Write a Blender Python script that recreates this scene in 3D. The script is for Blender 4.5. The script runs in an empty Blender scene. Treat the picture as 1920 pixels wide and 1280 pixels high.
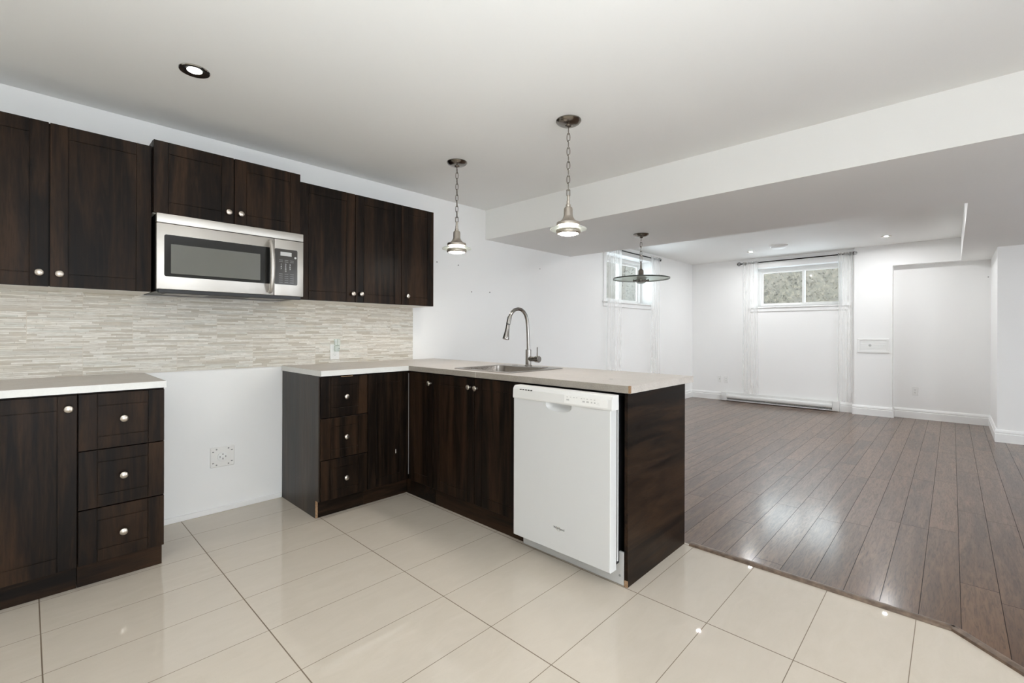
import bpy, bmesh, math, random
from mathutils import Vector, Matrix
random.seed(7)
SC = bpy.context.scene
COL = SC.collection

# ---------------------------------------------------------------- camera
cam_d = bpy.data.cameras.new('camera')
cam = bpy.data.objects.new('camera', cam_d); COL.objects.link(cam)
TH, RO = 0.7609, 0.003
F = Vector((math.cos(TH), math.sin(TH), 0)); R0 = Vector((math.sin(TH), -math.cos(TH), 0)); U0 = Vector((0, 0, 1))
R = R0*math.cos(RO) + U0*math.sin(RO); U = U0*math.cos(RO) - R0*math.sin(RO)
m = Matrix((R, U, -F)).transposed().to_4x4(); m.translation = (0, 0, 1.17)
cam.matrix_world = m
cam_d.sensor_width = 36; cam_d.lens = 866.87/1920*36
cam_d.shift_y = (622.1-640)/1920
cam_d.clip_start = 0.05
SC.camera = cam
# ---------------------------------------------------------------- sky and exposure
W = bpy.data.worlds.new('overcast_sky'); SC.world = W; W.use_nodes = True
W.node_tree.nodes['Background'].inputs[0].default_value = (0.88, 0.945, 1.0, 1)
W.node_tree.nodes['Background'].inputs[1].default_value = 5.0
SC.view_settings.view_transform = 'Standard'; SC.view_settings.look = 'None'
SC.view_settings.exposure = 0.78; SC.view_settings.gamma = 1.0
SC.view_settings.use_curve_mapping = False
SC.cycles.use_denoising = True
SC.cycles.max_bounces = 12; SC.cycles.diffuse_bounces = 8; SC.cycles.glossy_bounces = 5
SC.cycles.transparent_max_bounces = 12
SC.cycles.sample_clamp_indirect = 8.0
SC.cycles.caustics_reflective = False; SC.cycles.caustics_refractive = False

def portal(name, loc, rot, sx, sy):
    l = bpy.data.lights.new(name, 'AREA'); l.shape = 'RECTANGLE'; l.size = sx; l.size_y = sy
    l.cycles.is_portal = True
    o = bpy.data.objects.new(name, l); COL.objects.link(o); o.location = loc; o.rotation_euler = rot
# daylight enters by two openings added behind the camera and by the two high windows
portal('daylight_portal', (0.1, -3.29, 1.06), (math.pi/2, 0, 0), 1.8, 2.1)
portal('daylight_portal', (4.1, -3.29, 1.06), (math.pi/2, 0, 0), 1.6, 2.1)
portal('daylight_portal', (8.64, 1.79, 1.92), (0, math.pi/2, 0), 0.75, 1.35)
portal('daylight_portal', (6.14, 3.70, 1.94), (-math.pi/2, 0, 0), 1.45, 0.75)

# spot added behind the camera, aimed up to brighten ceiling and walls by bounce
fl = bpy.data.lights.new('bounce_fill', 'SPOT'); fl.energy = 240; fl.color = (0.90, 0.955, 1.0); fl.spot_size = math.radians(106); fl.spot_blend = 1.0; fl.shadow_soft_size = 0.5
fo = bpy.data.objects.new('bounce_fill', fl); COL.objects.link(fo); fo.location = (-0.5, -0.7, 0.6)
fo.rotation_euler = Vector((0.30, 0.30, 1.0)).to_track_quat('-Z', 'Y').to_euler()

# ---------------------------------------------------------------- materials
def lin(c): return tuple(((v/255)/12.92 if v/255 <= 0.04045 else ((v/255+0.055)/1.055)**2.4) for v in c)
class NT:
    def __init__(s, name):
        s.m = bpy.data.materials.new(name); s.m.use_nodes = True
        s.t = s.m.node_tree; s.b = s.t.nodes['Principled BSDF']; s.out = s.t.nodes['Material Output']
    def n(s, typ, **kw):
        nd = s.t.nodes.new(typ)
        for k, v in kw.items(): setattr(nd, k, v)
        return nd
    def l(s, a, b): s.t.links.new(a, b)
    def put(s, sock, v):
        if hasattr(v, 'is_output'): s.l(v, sock)
        else: sock.default_value = v
    def math(s, op, a, b=0.0, c=0.0):
        nd = s.n('ShaderNodeMath', operation=op)
        for i, v in enumerate((a, b, c)): s.put(nd.inputs[i], v)
        return nd.outputs[0]
    def mix(s, f, a, b, typ='MIX'):
        nd = s.n('ShaderNodeMix', data_type='RGBA', blend_type=typ)
        s.put(nd.inputs[0], f); s.put(nd.inputs[6], a if hasattr(a, 'is_output') else (*a, 1)); s.put(nd.inputs[7], b if hasattr(b, 'is_output') else (*b, 1))
        return nd.outputs[2]
    def noise(s, vec, scale, detail=3, rough=0.5, dist=0.0):
        nd = s.n('ShaderNodeTexNoise'); s.l(vec, nd.inputs['Vector'])
        nd.inputs['Scale'].default_value = scale; nd.inputs['Detail'].default_value = detail
        nd.inputs['Roughness'].default_value = rough; nd.inputs['Distortion'].default_value = dist
        return nd.outputs['Fac']
    def white(s, x, y=0.0):
        cb = s.n('ShaderNodeCombineXYZ'); s.put(cb.inputs[0], x); s.put(cb.inputs[1], y)
        w = s.n('ShaderNodeTexWhiteNoise', noise_dimensions='3D'); s.l(cb.outputs[0], w.inputs['Vector'])
        return w.outputs['Value']
    def ramp(s, f, stops):
        nd = s.n('ShaderNodeValToRGB'); s.put(nd.inputs[0], f); e = nd.color_ramp.elements
        while len(e) < len(stops): e.new(0.5)
        for el, (p, c) in zip(e, stops): el.position = p; el.color = (*c, 1)
        return nd.outputs[0]
    def mrange(s, f, a, b, c, d):
        nd = s.n('ShaderNodeMapRange'); s.put(nd.inputs[0], f)
        for i, v in enumerate((a, b, c, d)): nd.inputs[i+1].default_value = v
        return nd.outputs[0]
    def obj(s, scale=(1, 1, 1), rnd=False):
        tc = s.n('ShaderNodeTexCoord'); mp = s.n('ShaderNodeMapping'); s.l(tc.outputs['Object'], mp.inputs[0])
        mp.inputs['Scale'].default_value = scale
        if rnd:
            oi = s.n('ShaderNodeObjectInfo'); cb = s.n('ShaderNodeCombineXYZ')
            v = s.math('MULTIPLY', oi.outputs['Random'], 37.0)
            for i in range(3): s.l(v, cb.inputs[i])
            s.l(cb.outputs[0], mp.inputs['Location'])
        return mp.outputs[0]
    def bump(s, h, strength=0.2, dist=0.002):
        nd = s.n('ShaderNodeBump'); s.l(h, nd.inputs['Height'])
        nd.inputs['Strength'].default_value = strength; nd.inputs['Distance'].default_value = dist
        s.l(nd.outputs[0], s.b.inputs['Normal'])
    def set(s, **kw):
        for k, v in kw.items(): s.put(s.b.inputs[k.replace('_', ' ')], v if not (isinstance(v, tuple) and len(v) == 3) else (*v, 1))
        return s
def paint(name, rgb, rough=0.55, bump=0.06, scale=260):
    t = NT(name); v = t.obj()
    big = t.noise(v, 0.9, 2)
    t.set(Base_Color=t.mix(t.mrange(big, 0.3, 0.7, 0, 1), lin(rgb), lin(tuple(max(0, c-3) for c in rgb))), Roughness=rough)
    t.b.inputs['Specular IOR Level'].default_value = 0.35
    t.bump(t.noise(v, scale, 2), bump, 0.0006)
    return t.m
def metal(name, rgb, rough, brush=None, aniso=0):
    t = NT(name)
    t.set(Base_Color=lin(rgb), Metallic=1.0, Roughness=rough)
    if brush:
        v = t.obj(brush); nz = t.noise(v, 60, 3)
        t.put(t.b.inputs['Roughness'], t.mrange(nz, 0.3, 0.7, rough-0.06, rough+0.08))
        t.bump(nz, 0.012, 0.0002)
    return t.m
def plastic(name, rgb, rough=0.35, spec=0.5):
    t = NT(name); v = t.obj()
    t.set(Base_Color=lin(rgb), Roughness=t.mrange(t.noise(v, 40, 2), 0.3, 0.7, rough-0.03, rough+0.03))
    t.b.inputs['Specular IOR Level'].default_value = spec
    return t.m
def glow(name, rgb, s):
    t = NT(name); e = t.n('ShaderNodeEmission'); e.inputs[0].default_value = (*rgb, 1); e.inputs[1].default_value = s
    t.l(e.outputs[0], t.out.inputs[0]); return t.m
def darkwood(name, grain, spec=0.12):
    t = NT(name)
    sc = {'z': (7, 7, 0.55), 'x': (0.55, 7, 7), 'y': (7, 0.55, 7)}[grain]
    v = t.obj(sc, rnd=True); v2 = t.obj(tuple(q*0.35 for q in sc), rnd=True)
    a = t.noise(v, 3.2, 6, 0.62, 1.6); b = t.noise(v2, 2.4, 4, 0.6, 1.4)
    fine = t.noise(v, 26, 3, 0.6)
    base = t.ramp(a, [(0.3, (0.0032, 0.0022, 0.0016)), (0.5, (0.0088, 0.0055, 0.0036)), (0.72, (0.025, 0.0142, 0.0082))])
    red = t.mix(t.mrange(b, 0.45, 0.66, 0, 0.75), base, (0.048, 0.0255, 0.0135))
    col = t.mix(t.mrange(fine, 0.45, 0.75, 0, 0.5), red, (0.003, 0.002, 0.0018))
    t.set(Base_Color=col, Roughness=t.mrange(a, 0.3, 0.7, 0.36, 0.46))
    t.b.inputs['Specular IOR Level'].default_value = spec
    t.bump(fine, 0.05, 0.0004)
    return t.m
def gridmask(t, x, x0, p, w):
    d = t.math('MULTIPLY', t.math('ABSOLUTE', t.math('SUBTRACT', t.math('FRACT', t.math('ADD', t.math('DIVIDE', t.math('SUBTRACT', x, x0), p), 0.5)), 0.5)), p)
    return t.math('LESS_THAN', d, w/2)
def tile_floor():
    t = NT('porcelain_tile'); tc = t.n('ShaderNodeTexCoord'); sp = t.n('ShaderNodeSeparateXYZ'); t.l(tc.outputs['Object'], sp.inputs[0])
    x, y = sp.outputs[0], sp.outputs[1]
    gx = gridmask(t, x, 0.040, 0.6175, 0.0042); gy = gridmask(t, y, 0.1045, 0.3048, 0.0026)
    g = t.math('MAXIMUM', gx, gy)
    ix = t.math('FLOOR', t.math('DIVIDE', t.math('SUBTRACT', x, 0.04), 0.6175)); iy = t.math('FLOOR', t.math('DIVIDE', t.math('SUBTRACT', y, 0.1045), 0.3048))
    w = t.white(ix, iy)
    vein = t.noise(t.obj((1.2, 3.5, 1)), 5, 6, 0.65, 0.8)
    spk = t.noise(t.obj(), 220, 2)
    c = t.mix(t.mrange(vein, 0.3, 0.7, 0, 1), lin((212, 202, 188)), lin((205, 195, 180)))
    c = t.mix(t.mrange(w, 0, 1, 0, 0.5), c, lin((207, 197, 183)))
    c = t.mix(t.mrange(spk, 0.62, 0.8, 0, 0.25), c, lin((176, 166, 152)))
    dirt = t.noise(t.obj(), 2.5, 4)
    gc = t.mix(dirt, lin((98, 84, 70)), lin((142, 126, 108)))
    col = t.mix(g, c, gc)
    t.set(Base_Color=col, Roughness=t.mix(g, (0.012, 0.012, 0.012), (0.8, 0.8, 0.8)))
    t.bump(t.math('SUBTRACT', 1.0, g), 0.25, 0.0008)
    return t.m
def plank_floor():
    t = NT('plank_flooring'); tc = t.n('ShaderNodeTexCoord'); sp = t.n('ShaderNodeSeparateXYZ'); t.l(tc.outputs['Object'], sp.inputs[0])
    x, y = sp.outputs[0], sp.outputs[1]; PW = 0.1285; PL = 1.22
    ry = t.math('DIVIDE', t.math('ADD', y, 0.029), PW); row = t.math('FLOOR', ry)
    xo = t.math('DIVIDE', t.math('ADD', x, t.math('MULTIPLY', t.white(row, 3.0), 5.0)), PL); pid = t.math('FLOOR', xo)
    dy = t.math('MULTIPLY', t.math('ABSOLUTE', t.math('SUBTRACT', t.math('FRACT', t.math('ADD', ry, 0.5)), 0.5)), PW)
    dx = t.math('MULTIPLY', t.math('ABSOLUTE', t.math('SUBTRACT', t.math('FRACT', t.math('ADD', xo, 0.5)), 0.5)), PL)
    d = t.math('MINIMUM', dx, dy); seam = t.math('LESS_THAN', d, 0.0013)
    bev = t.mrange(d, 0.0, 0.006, 0, 1)
    w = t.white(row, pid)
    cb = t.n('ShaderNodeCombineXYZ'); t.l(t.math('ADD', t.math('MULTIPLY', x, 0.9), t.math('MULTIPLY', w, 40.0)), cb.inputs[0]); t.l(t.math('MULTIPLY', y, 9.0), cb.inputs[1]); t.l(w, cb.inputs[2])
    gv = cb.outputs[0]
    blot = t.noise(gv, 2.2, 4, 0.6, 0.5); grain = t.noise(gv, 11, 5, 0.65, 1.2)
    c = t.ramp(w, [(0.0, lin((76, 53, 38))), (0.5, lin((91, 66, 48))), (1.0, lin((107, 80, 60)))])
    c = t.mix(t.mrange(blot, 0.4, 0.7, 0, 0.7), c, lin((122, 92, 69)))
    c = t.mix(t.mrange(grain, 0.45, 0.7, 0, 0.7), c, lin((50, 35, 26)))
    c = t.mix(seam, c, lin((38, 29, 24)))
    t.set(Base_Color=c, Roughness=t.math('ADD', t.mrange(grain, 0.3, 0.75, 0.3, 0.38), t.math('MULTIPLY', seam, 0.3)), Coat_Weight=t.math('SUBTRACT', 0.48, t.math('MULTIPLY', seam, 0.4)), Coat_Roughness=0.16)
    t.put(t.b.inputs['Specular IOR Level'], t.math('SUBTRACT', 0.3, t.math('MULTIPLY', seam, 0.2)))
    wv = t.noise(t.obj((3, 10, 1)), 3.5, 2)
    t.bump(t.math('ADD', t.math('MULTIPLY', bev, 1.0), t.math('ADD', t.math('MULTIPLY', grain, 0.25), t.math('MULTIPLY', wv, 0.35))), 0.12, 0.0012)
    return t.m
def strip_stone():
    t = NT('strip_stone_tile'); tc = t.n('ShaderNodeTexCoord'); sp = t.n('ShaderNodeSeparateXYZ'); t.l(tc.outputs['Object'], sp.inputs[0])
    x, z = sp.outputs[0], sp.outputs[2]; H = 0.0096
    zb = t.math('DIVIDE', t.math('SUBTRACT', z, 0.9225), 0.1765); tr = t.math('FLOOR', zb)
    par = t.math('MODULO', t.math('ADD', tr, 1.0), 2.0)
    xt = t.math('DIVIDE', t.math('SUBTRACT', x, t.math('MULTIPLY', par, 0.2115)), 0.423); tcx = t.math('FLOOR', xt)
    tile = t.math('ADD', t.math('MULTIPLY', tr, 13.0), tcx)
    row = t.math('FLOOR', t.math('DIVIDE', z, H))
    rw = t.white(row, tile); wid = t.mrange(rw, 0, 1, 0.07, 0.30)
    u = t.math('ADD', t.math('DIVIDE', x, wid), t.math('MULTIPLY', t.white(row, t.math('ADD', tile, 57.0)), 9.0)); ui = t.math('FLOOR', u)
    cid = t.white(t.math('ADD', t.math('MULTIPLY', row, 7.31), ui), tile)
    c = t.ramp(cid, [(0.0, lin((197, 190, 175))), (0.14, lin((205, 198, 186))), (0.34, lin((224, 220, 211))), (0.55, lin((234, 231, 223))), (0.75, lin((241, 238, 231))), (0.9, lin((220, 220, 212))), (1.0, lin((207, 202, 192)))])
    v = t.obj((1, 1, 7)); n1 = t.noise(v, 34, 5, 0.65); n2 = t.noise(t.obj((1, 1, 3)), 9, 4, 0.6)
    c = t.mix(t.mrange(n1, 0.42, 0.72, 0, 0.6), c, lin((190, 180, 164)))
    c = t.mix(t.mrange(n2, 0.5, 0.75, 0, 0.4), c, lin((222, 213, 194)))
    # joints between strips: some deep, some tight
    dz = t.math('MULTIPLY', t.math('ABSOLUTE', t.math('SUBTRACT', t.math('FRACT', t.math('ADD', t.math('DIVIDE', z, H), 0.5)), 0.5)), H)
    du = t.math('MULTIPLY', t.math('ABSOLUTE', t.math('SUBTRACT', t.math('FRACT', t.math('ADD', u, 0.5)), 0.5)), wid)
    deep = t.mrange(t.noise(t.obj((1, 1, 9)), 16, 3), 0.42, 0.62, 0.0002, 0.0014)
    j = t.math('MAXIMUM', t.math('LESS_THAN', dz, deep), t.math('LESS_THAN', du, 0.0009))
    c = t.mix(t.math('MULTIPLY', j, 0.42), c, lin((150, 138, 120)))
    s1 = t.math('MULTIPLY', t.math('ABSOLUTE', t.math('SUBTRACT', t.math('FRACT', t.math('ADD', xt, 0.5)), 0.5)), 0.423)
    s2 = t.math('MULTIPLY', t.math('ABSOLUTE', t.math('SUBTRACT', t.math('FRACT', t.math('ADD', zb, 0.5)), 0.5)), 0.1765)
    s = t.math('LESS_THAN', t.math('MINIMUM', s1, s2), 0.0012)
    c = t.mix(t.math('MULTIPLY', s, 0.85), c, lin((214, 206, 192)))
    t.set(Base_Color=c, Roughness=0.55)
    h = t.math('ADD', t.math('MULTIPLY', cid, 0.5), t.math('SUBTRACT', t.math('MULTIPLY', n1, 0.4), t.math('MULTIPLY', j, 0.7)))
    t.bump(h, 0.5, 0.004)
    return t.m
def laminate(name, rgb, dv=20):
    t = NT(name); v = t.obj()
    a = t.noise(v, 150, 3, 0.7); b = t.noise(v, 12, 4, 0.6)
    c = t.mix(t.mrange(a, 0.35, 0.7, 0, 1), lin(rgb), lin(tuple(q-dv for q in rgb)))
    c = t.mix(t.mrange(b, 0.4, 0.7, 0, 0.5), c, lin(tuple(q+8 for q in rgb)))
    t.set(Base_Color=c, Roughness=0.36); return t.m
def chipboard():
    t = NT('chipboard'); v = t.obj()
    t.set(Base_Color=t.ramp(t.noise(v, 420, 3), [(0.3, lin((104, 76, 54))), (0.55, lin((160, 128, 96))), (0.75, lin((206, 184, 156)))]), Roughness=0.8); return t.m
def pane_glass(name, tint, gl):
    t = NT(name); tr = t.n('ShaderNodeBsdfTransparent'); tr.inputs[0].default_value = (*tint, 1)
    g = t.n('ShaderNodeBsdfGlossy'); g.inputs['Roughness'].default_value = 0.02
    fr = t.n('ShaderNodeFresnel'); fr.inputs[0].default_value = 1.45
    mx = t.n('ShaderNodeMixShader'); t.l(t.math('MULTIPLY', fr.outputs[0], gl), mx.inputs[0]); t.l(tr.outputs[0], mx.inputs[1]); t.l(g.outputs[0], mx.inputs[2])
    hz = t.n('ShaderNodeBsdfDiffuse'); hz.inputs[0].default_value = (0.85, 0.85, 0.83, 1)   # pale film mixed in to imitate haze over the view
    ht = t.n('ShaderNodeBsdfTranslucent'); ht.inputs[0].default_value = (0.85, 0.85, 0.83, 1)
    h1 = t.n('ShaderNodeMixShader'); t.l(hz.outputs[0], h1.inputs[1]); t.l(ht.outputs[0], h1.inputs[2])
    h2 = t.n('ShaderNodeMixShader'); h2.inputs[0].default_value = 0.018; t.l(mx.outputs[0], h2.inputs[1]); t.l(h1.outputs[0], h2.inputs[2])
    t.l(h2.outputs[0], t.out.inputs[0]); return t.m
def sheer():
    t = NT('sheer_voile'); v = t.obj((9, 9, 0.15))
    tr = t.n('ShaderNodeBsdfTransparent'); d = t.n('ShaderNodeBsdfDiffuse'); d.inputs[0].default_value = (0.9, 0.9, 0.89, 1)
    tl = t.n('ShaderNodeBsdfTranslucent'); tl.inputs[0].default_value = (0.9, 0.9, 0.89, 1)
    m1 = t.n('ShaderNodeMixShader'); m1.inputs[0].default_value = 0.5; t.l(d.outputs[0], m1.inputs[1]); t.l(tl.outputs[0], m1.inputs[2])
    m2 = t.n('ShaderNodeMixShader'); t.l(t.mrange(t.noise(v, 3, 2), 0.3, 0.7, 0.24, 0.34), m2.inputs[0]); t.l(tr.outputs[0], m2.inputs[1]); t.l(m1.outputs[0], m2.inputs[2])
    t.l(m2.outputs[0], t.out.inputs[0]); return t.m
def frosted(name, op):
    t = NT(name); tr = t.n('ShaderNodeBsdfTransparent'); tr.inputs[0].default_value = (0.9, 0.95, 0.92, 1)
    d = t.n('ShaderNodeBsdfDiffuse'); d.inputs[0].default_value = (0.94, 0.95, 0.94, 1)
    tl = t.n('ShaderNodeBsdfTranslucent'); tl.inputs[0].default_value = (0.9, 0.92, 0.9, 1)
    g = t.n('ShaderNodeBsdfGlossy'); g.inputs['Roughness'].default_value = 0.08
    m1 = t.n('ShaderNodeMixShader'); m1.inputs[0].default_value = 0.55; t.l(d.outputs[0], m1.inputs[1]); t.l(tl.outputs[0], m1.inputs[2])
    m2 = t.n('ShaderNodeMixShader'); m2.inputs[0].default_value = op; t.l(tr.outputs[0], m2.inputs[1]); t.l(m1.outputs[0], m2.inputs[2])
    m3 = t.n('ShaderNodeMixShader'); m3.inputs[0].default_value = 0.07; t.l(m2.outputs[0], m3.inputs[1]); t.l(g.outputs[0], m3.inputs[2])
    t.l(m3.outputs[0], t.out.inputs[0]); return t.m
def leafmat():
    t = NT('hedge_leaf'); v = t.obj(); n = t.noise(v, 14, 5, 0.7); n2 = t.noise(v, 1.6, 3)
    c = t.ramp(n, [(0.3, lin((42, 40, 33))), (0.5, lin((72, 67, 55))), (0.7, lin((112, 103, 88)))])
    c = t.mix(t.mrange(n2, 0.4, 0.65, 0, 0.6), c, lin((84, 78, 70)))
    t.set(Base_Color=c, Roughness=0.7); return t.m

M = dict(
    plate=plastic('ivory_plastic', (239, 238, 235), 0.4),
    wall=paint('wall_paint', (245, 245, 244)), ceil=paint('ceiling_paint', (245, 245, 243), 0.7), trim=paint('trim_paint', (243, 243, 242), 0.35, 0.02),
    tile=tile_floor(), plank=plank_floor(), stone=strip_stone(),
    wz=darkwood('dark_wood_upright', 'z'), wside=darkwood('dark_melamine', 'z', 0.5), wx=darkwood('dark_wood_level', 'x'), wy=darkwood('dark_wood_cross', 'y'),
    white_board=plastic('white_melamine', (232, 229, 222), 0.45), counter=laminate('beige_laminate', (200, 193, 186)), edge=laminate('pale_laminate_edge', (226, 226, 223), 6), edge2=laminate('taupe_laminate_edge', (160, 153, 144)),
    chip=chipboard(), nickel=metal('brushed_nickel', (196, 188, 178), 0.3, (30, 30, 4)), steel=metal('stainless', (196, 192, 186), 0.42, (1, 6, 60)),
    sinksteel=metal('sink_steel', (176, 170, 164), 0.26, (2, 20, 20)), chrome=metal('faucet_chrome', (150, 146, 142), 0.16), pewter=metal('pewter', (138, 132, 125), 0.2), bright=metal('polished_chrome', (200, 198, 195), 0.08),
    black=plastic('black_plastic', (22, 22, 23), 0.4), blackgloss=plastic('black_gloss', (30, 30, 29), 0.12), meshwin=plastic('perforated_screen', (104, 104, 98), 0.22), panel=plastic('keypad_black', (58, 54, 50), 0.2),
    doorwhite=plastic('warm_white_enamel', (211, 212, 212), 0.34), white=plastic('white_plastic', (238, 238, 236), 0.4), enamel=plastic('white_enamel', (226, 226, 224), 0.34), grey=plastic('grey_plastic', (150, 150, 148), 0.4), lgrey=plastic('light_grey_plastic', (196, 196, 195), 0.4), dgrey=plastic('dark_grey_ink', (70, 70, 70), 0.5),
    clear=frosted('clear_plastic', 0.35), glass=pane_glass('window_glass', (0.93, 0.95, 0.94), 0.5), lampglass=frosted('lamp_glass', 0.65), frost=frosted('frosted_glass', 0.35), rim=plastic('green_glass_edge', (62, 66, 62), 0.15),
    lamp=glow('lamp_glow', (1.0, 0.95, 0.88), 60.0), lampband=glow('diffuser_glow', (1.0, 0.93, 0.8), 6.0), daylamp=glow('daylight_lamp', (0.975, 0.985, 1.0), 1550.0),
    filllamp=glow('fill_lamp', (0.975, 0.985, 1.0), 290.0), rod=metal('dark_bronze', (44, 42, 42), 0.4), sheer=sheer(), leaf=leafmat(), soil=paint('concrete', (150, 146, 138), 0.9), bounce_ground=paint('bounce_white', (236, 238, 242), 0.9), strip=darkwood('transition_wood', 'y'), unlit=frosted('unlit_lens', 0.6),  # outside ground colour whitened to bounce daylight up to the ceilings
    gold=plastic('pale_gold_ink', (176, 166, 140), 0.4),
)
_s = NT('transition_strip'); _v = _s.obj((9, 9, 9)); _s.set(Base_Color=_s.ramp(_s.noise(_v, 4, 5), [(0.3, lin((84, 68, 56))), (0.7, lin((128, 108, 92)))]), Roughness=0.4); M['strip'] = _s.m

# ---------------------------------------------------------------- mesh helpers
ORIGIN = {}
class MB:
    def __init__(s): s.bm = bmesh.new()
    def box(s, x0, x1, y0, y1, z0, z1, bev=0.0, seg=1):
        r = bmesh.ops.create_cube(s.bm, size=1.0); vs = r['verts']
        for v in vs: v.co = Vector((x0+(v.co.x+.5)*(x1-x0), y0+(v.co.y+.5)*(y1-y0), z0+(v.co.z+.5)*(z1-z0)))
        if bev > 0:
            es = list({e for v in vs for e in v.link_edges})
            bmesh.ops.bevel(s.bm, geom=es, offset=bev, segments=seg, affect='EDGES', profile=0.5)
        return s
    def lathe(s, prof, c=(0, 0, 0), ax='z', seg=32, sgn=1):
        c = Vector(c); rings = []
        def pt(r, h, a):
            p, q = r*math.cos(a), r*math.sin(a)
            if ax == 'z': return c+Vector((p, q, sgn*h))
            if ax == 'y': return c+Vector((p, sgn*h, q))
            return c+Vector((sgn*h, p, q))
        for r, h in prof:
            if r < 1e-6: rings.append([s.bm.verts.new(pt(0, h, 0))])
            else: rings.append([s.bm.verts.new(pt(r, h, 2*math.pi*i/seg)) for i in range(seg)])
        for A, B in zip(rings, rings[1:]):
            for i in range(seg):
                j = (i+1) % seg
                f = [A[i], A[j], B[j], B[i]] if len(A) > 1 and len(B) > 1 else ([A[0], B[j], B[i]] if len(A) == 1 and len(B) > 1 else ([A[i], A[j], B[0]] if len(B) == 1 and len(A) > 1 else None))
                if f: s.bm.faces.new(f)
        return s
    def tube(s, pts, r, seg=12, cap=True, closed=False):
        pts = [Vector(p) for p in pts]; n = len(pts); rs = r if isinstance(r, (list, tuple)) else [r]*n
        rings = []; up = None
        for i in range(n):
            if closed: t = (pts[(i+1) % n]-pts[i-1]).normalized()
            else: t = (pts[min(i+1, n-1)]-pts[max(i-1, 0)]).normalized()
            if up is None: up = t.orthogonal().normalized()
            a = (up - t*up.dot(t)); a = a.normalized() if a.length > 1e-6 else t.orthogonal().normalized(); up = a
            b = t.cross(a)
            rings.append([s.bm.verts.new(pts[i]+(a*math.cos(2*math.pi*k/seg)+b*math.sin(2*math.pi*k/seg))*rs[i]) for k in range(seg)])
        prs = list(zip(rings, rings[1:])) + ([(rings[-1], rings[0])] if closed else [])
        for A, B in prs:
            for k in range(seg): s.bm.faces.new([A[k], A[(k+1) % seg], B[(k+1) % seg], B[k]])
        if cap and not closed:
            s.bm.faces.new(rings[0][::-1]); s.bm.faces.new(rings[-1])
        return s
    def poly(s, pts, z0, z1):
        a = [s.bm.verts.new((x, y, z0)) for x, y in pts]; b = [s.bm.verts.new((x, y, z1)) for x, y in pts]; n = len(pts)
        s.bm.faces.new(a[::-1]); s.bm.faces.new(b)
        for i in range(n): s.bm.faces.new([a[i], a[(i+1) % n], b[(i+1) % n], b[i]])
        return s
    def loft(s, loops, cap0=True, cap1=True):
        L = [[s.bm.verts.new(p) for p in lp] for lp in loops]; n = len(L[0])
        for A, B in zip(L, L[1:]):
            for i in range(n): s.bm.faces.new([A[i], A[(i+1) % n], B[(i+1) % n], B[i]])
        if cap0: s.bm.faces.new(L[0][::-1])
        if cap1: s.bm.faces.new(L[-1])
        return s
    def build(s, name, mat, parent=None, smooth=True, fix=True, label=None):
        if fix: bmesh.ops.recalc_face_normals(s.bm, faces=s.bm.faces)
        org = ORIGIN.get(parent.name, Vector((0, 0, 0))) if parent else Vector((0, 0, 0))
        for v in s.bm.verts: v.co -= org
        me = bpy.data.meshes.new(name); s.bm.to_mesh(me); s.bm.free()
        me.materials.append(M[mat] if isinstance(mat, str) else mat)
        if smooth: me.shade_smooth(); me.set_sharp_from_angle(angle=math.radians(32))
        o = bpy.data.objects.new(name, me); COL.objects.link(o)
        if parent: o.parent = parent; ORIGIN[o.name] = org
        if label: o['label'] = label
        return o
def tag(o, label, cat, group=None, kind=None):
    o['label'] = label; o['category'] = cat
    if group: o['group'] = group
    if kind: o['kind'] = kind
    return o
def thing(name, label, cat, loc=(0, 0, 0), group=None):
    o = bpy.data.objects.new(name, None); COL.objects.link(o); o.location = loc; o.empty_display_size = 0.1
    ORIGIN[o.name] = Vector(loc); return tag(o, label, cat, group)
def struct(name, mb, mat, label=None, parent=None, smooth=False):
    o = mb.build(name, mat, parent, smooth=smooth)
    if not parent: o['kind'] = 'structure'
    if label: o['label'] = label
    return o
def text(parent, name, body, c, width, rot, mat, height=None):
    cu = bpy.data.curves.new(name, 'FONT'); cu.body = body; cu.extrude = 0.004; cu.align_x = 'CENTER'; cu.align_y = 'CENTER'; cu.space_line = 1.0
    o = bpy.data.objects.new(name, cu); COL.objects.link(o); bpy.context.view_layer.update()
    me = bpy.data.meshes.new_from_object(o); bpy.data.objects.remove(o)
    xs = [v.co.x for v in me.vertices]; ys = [v.co.y for v in me.vertices]
    k = width/(max(xs)-min(xs)); ky = height/(max(ys)-min(ys)) if height else k
    cx, cy = (max(xs)+min(xs))/2, (max(ys)+min(ys))/2
    rm = Matrix.Rotation(rot[2], 4, 'Z') @ Matrix.Rotation(rot[0], 4, 'X')
    org = ORIGIN[parent.name]
    for v in me.vertices: v.co = rm @ Vector(((v.co.x-cx)*k, (v.co.y-cy)*ky, v.co.z*0.1)) + Vector(c) - org
    me.materials.clear(); me.materials.append(M[mat])
    q = bpy.data.objects.new(name, me); COL.objects.link(q); q.parent = parent; ORIGIN[q.name] = org; return q

YW = 3.436; ZC = 2.40; ZS = 2.105; XB0 = 3.213; XB1 = 4.656; XF = 8.368; XP = 8.269; XN = 8.398; XR = 7.236; YR = -0.353; XL = -1.7; YB = -3.3

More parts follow.
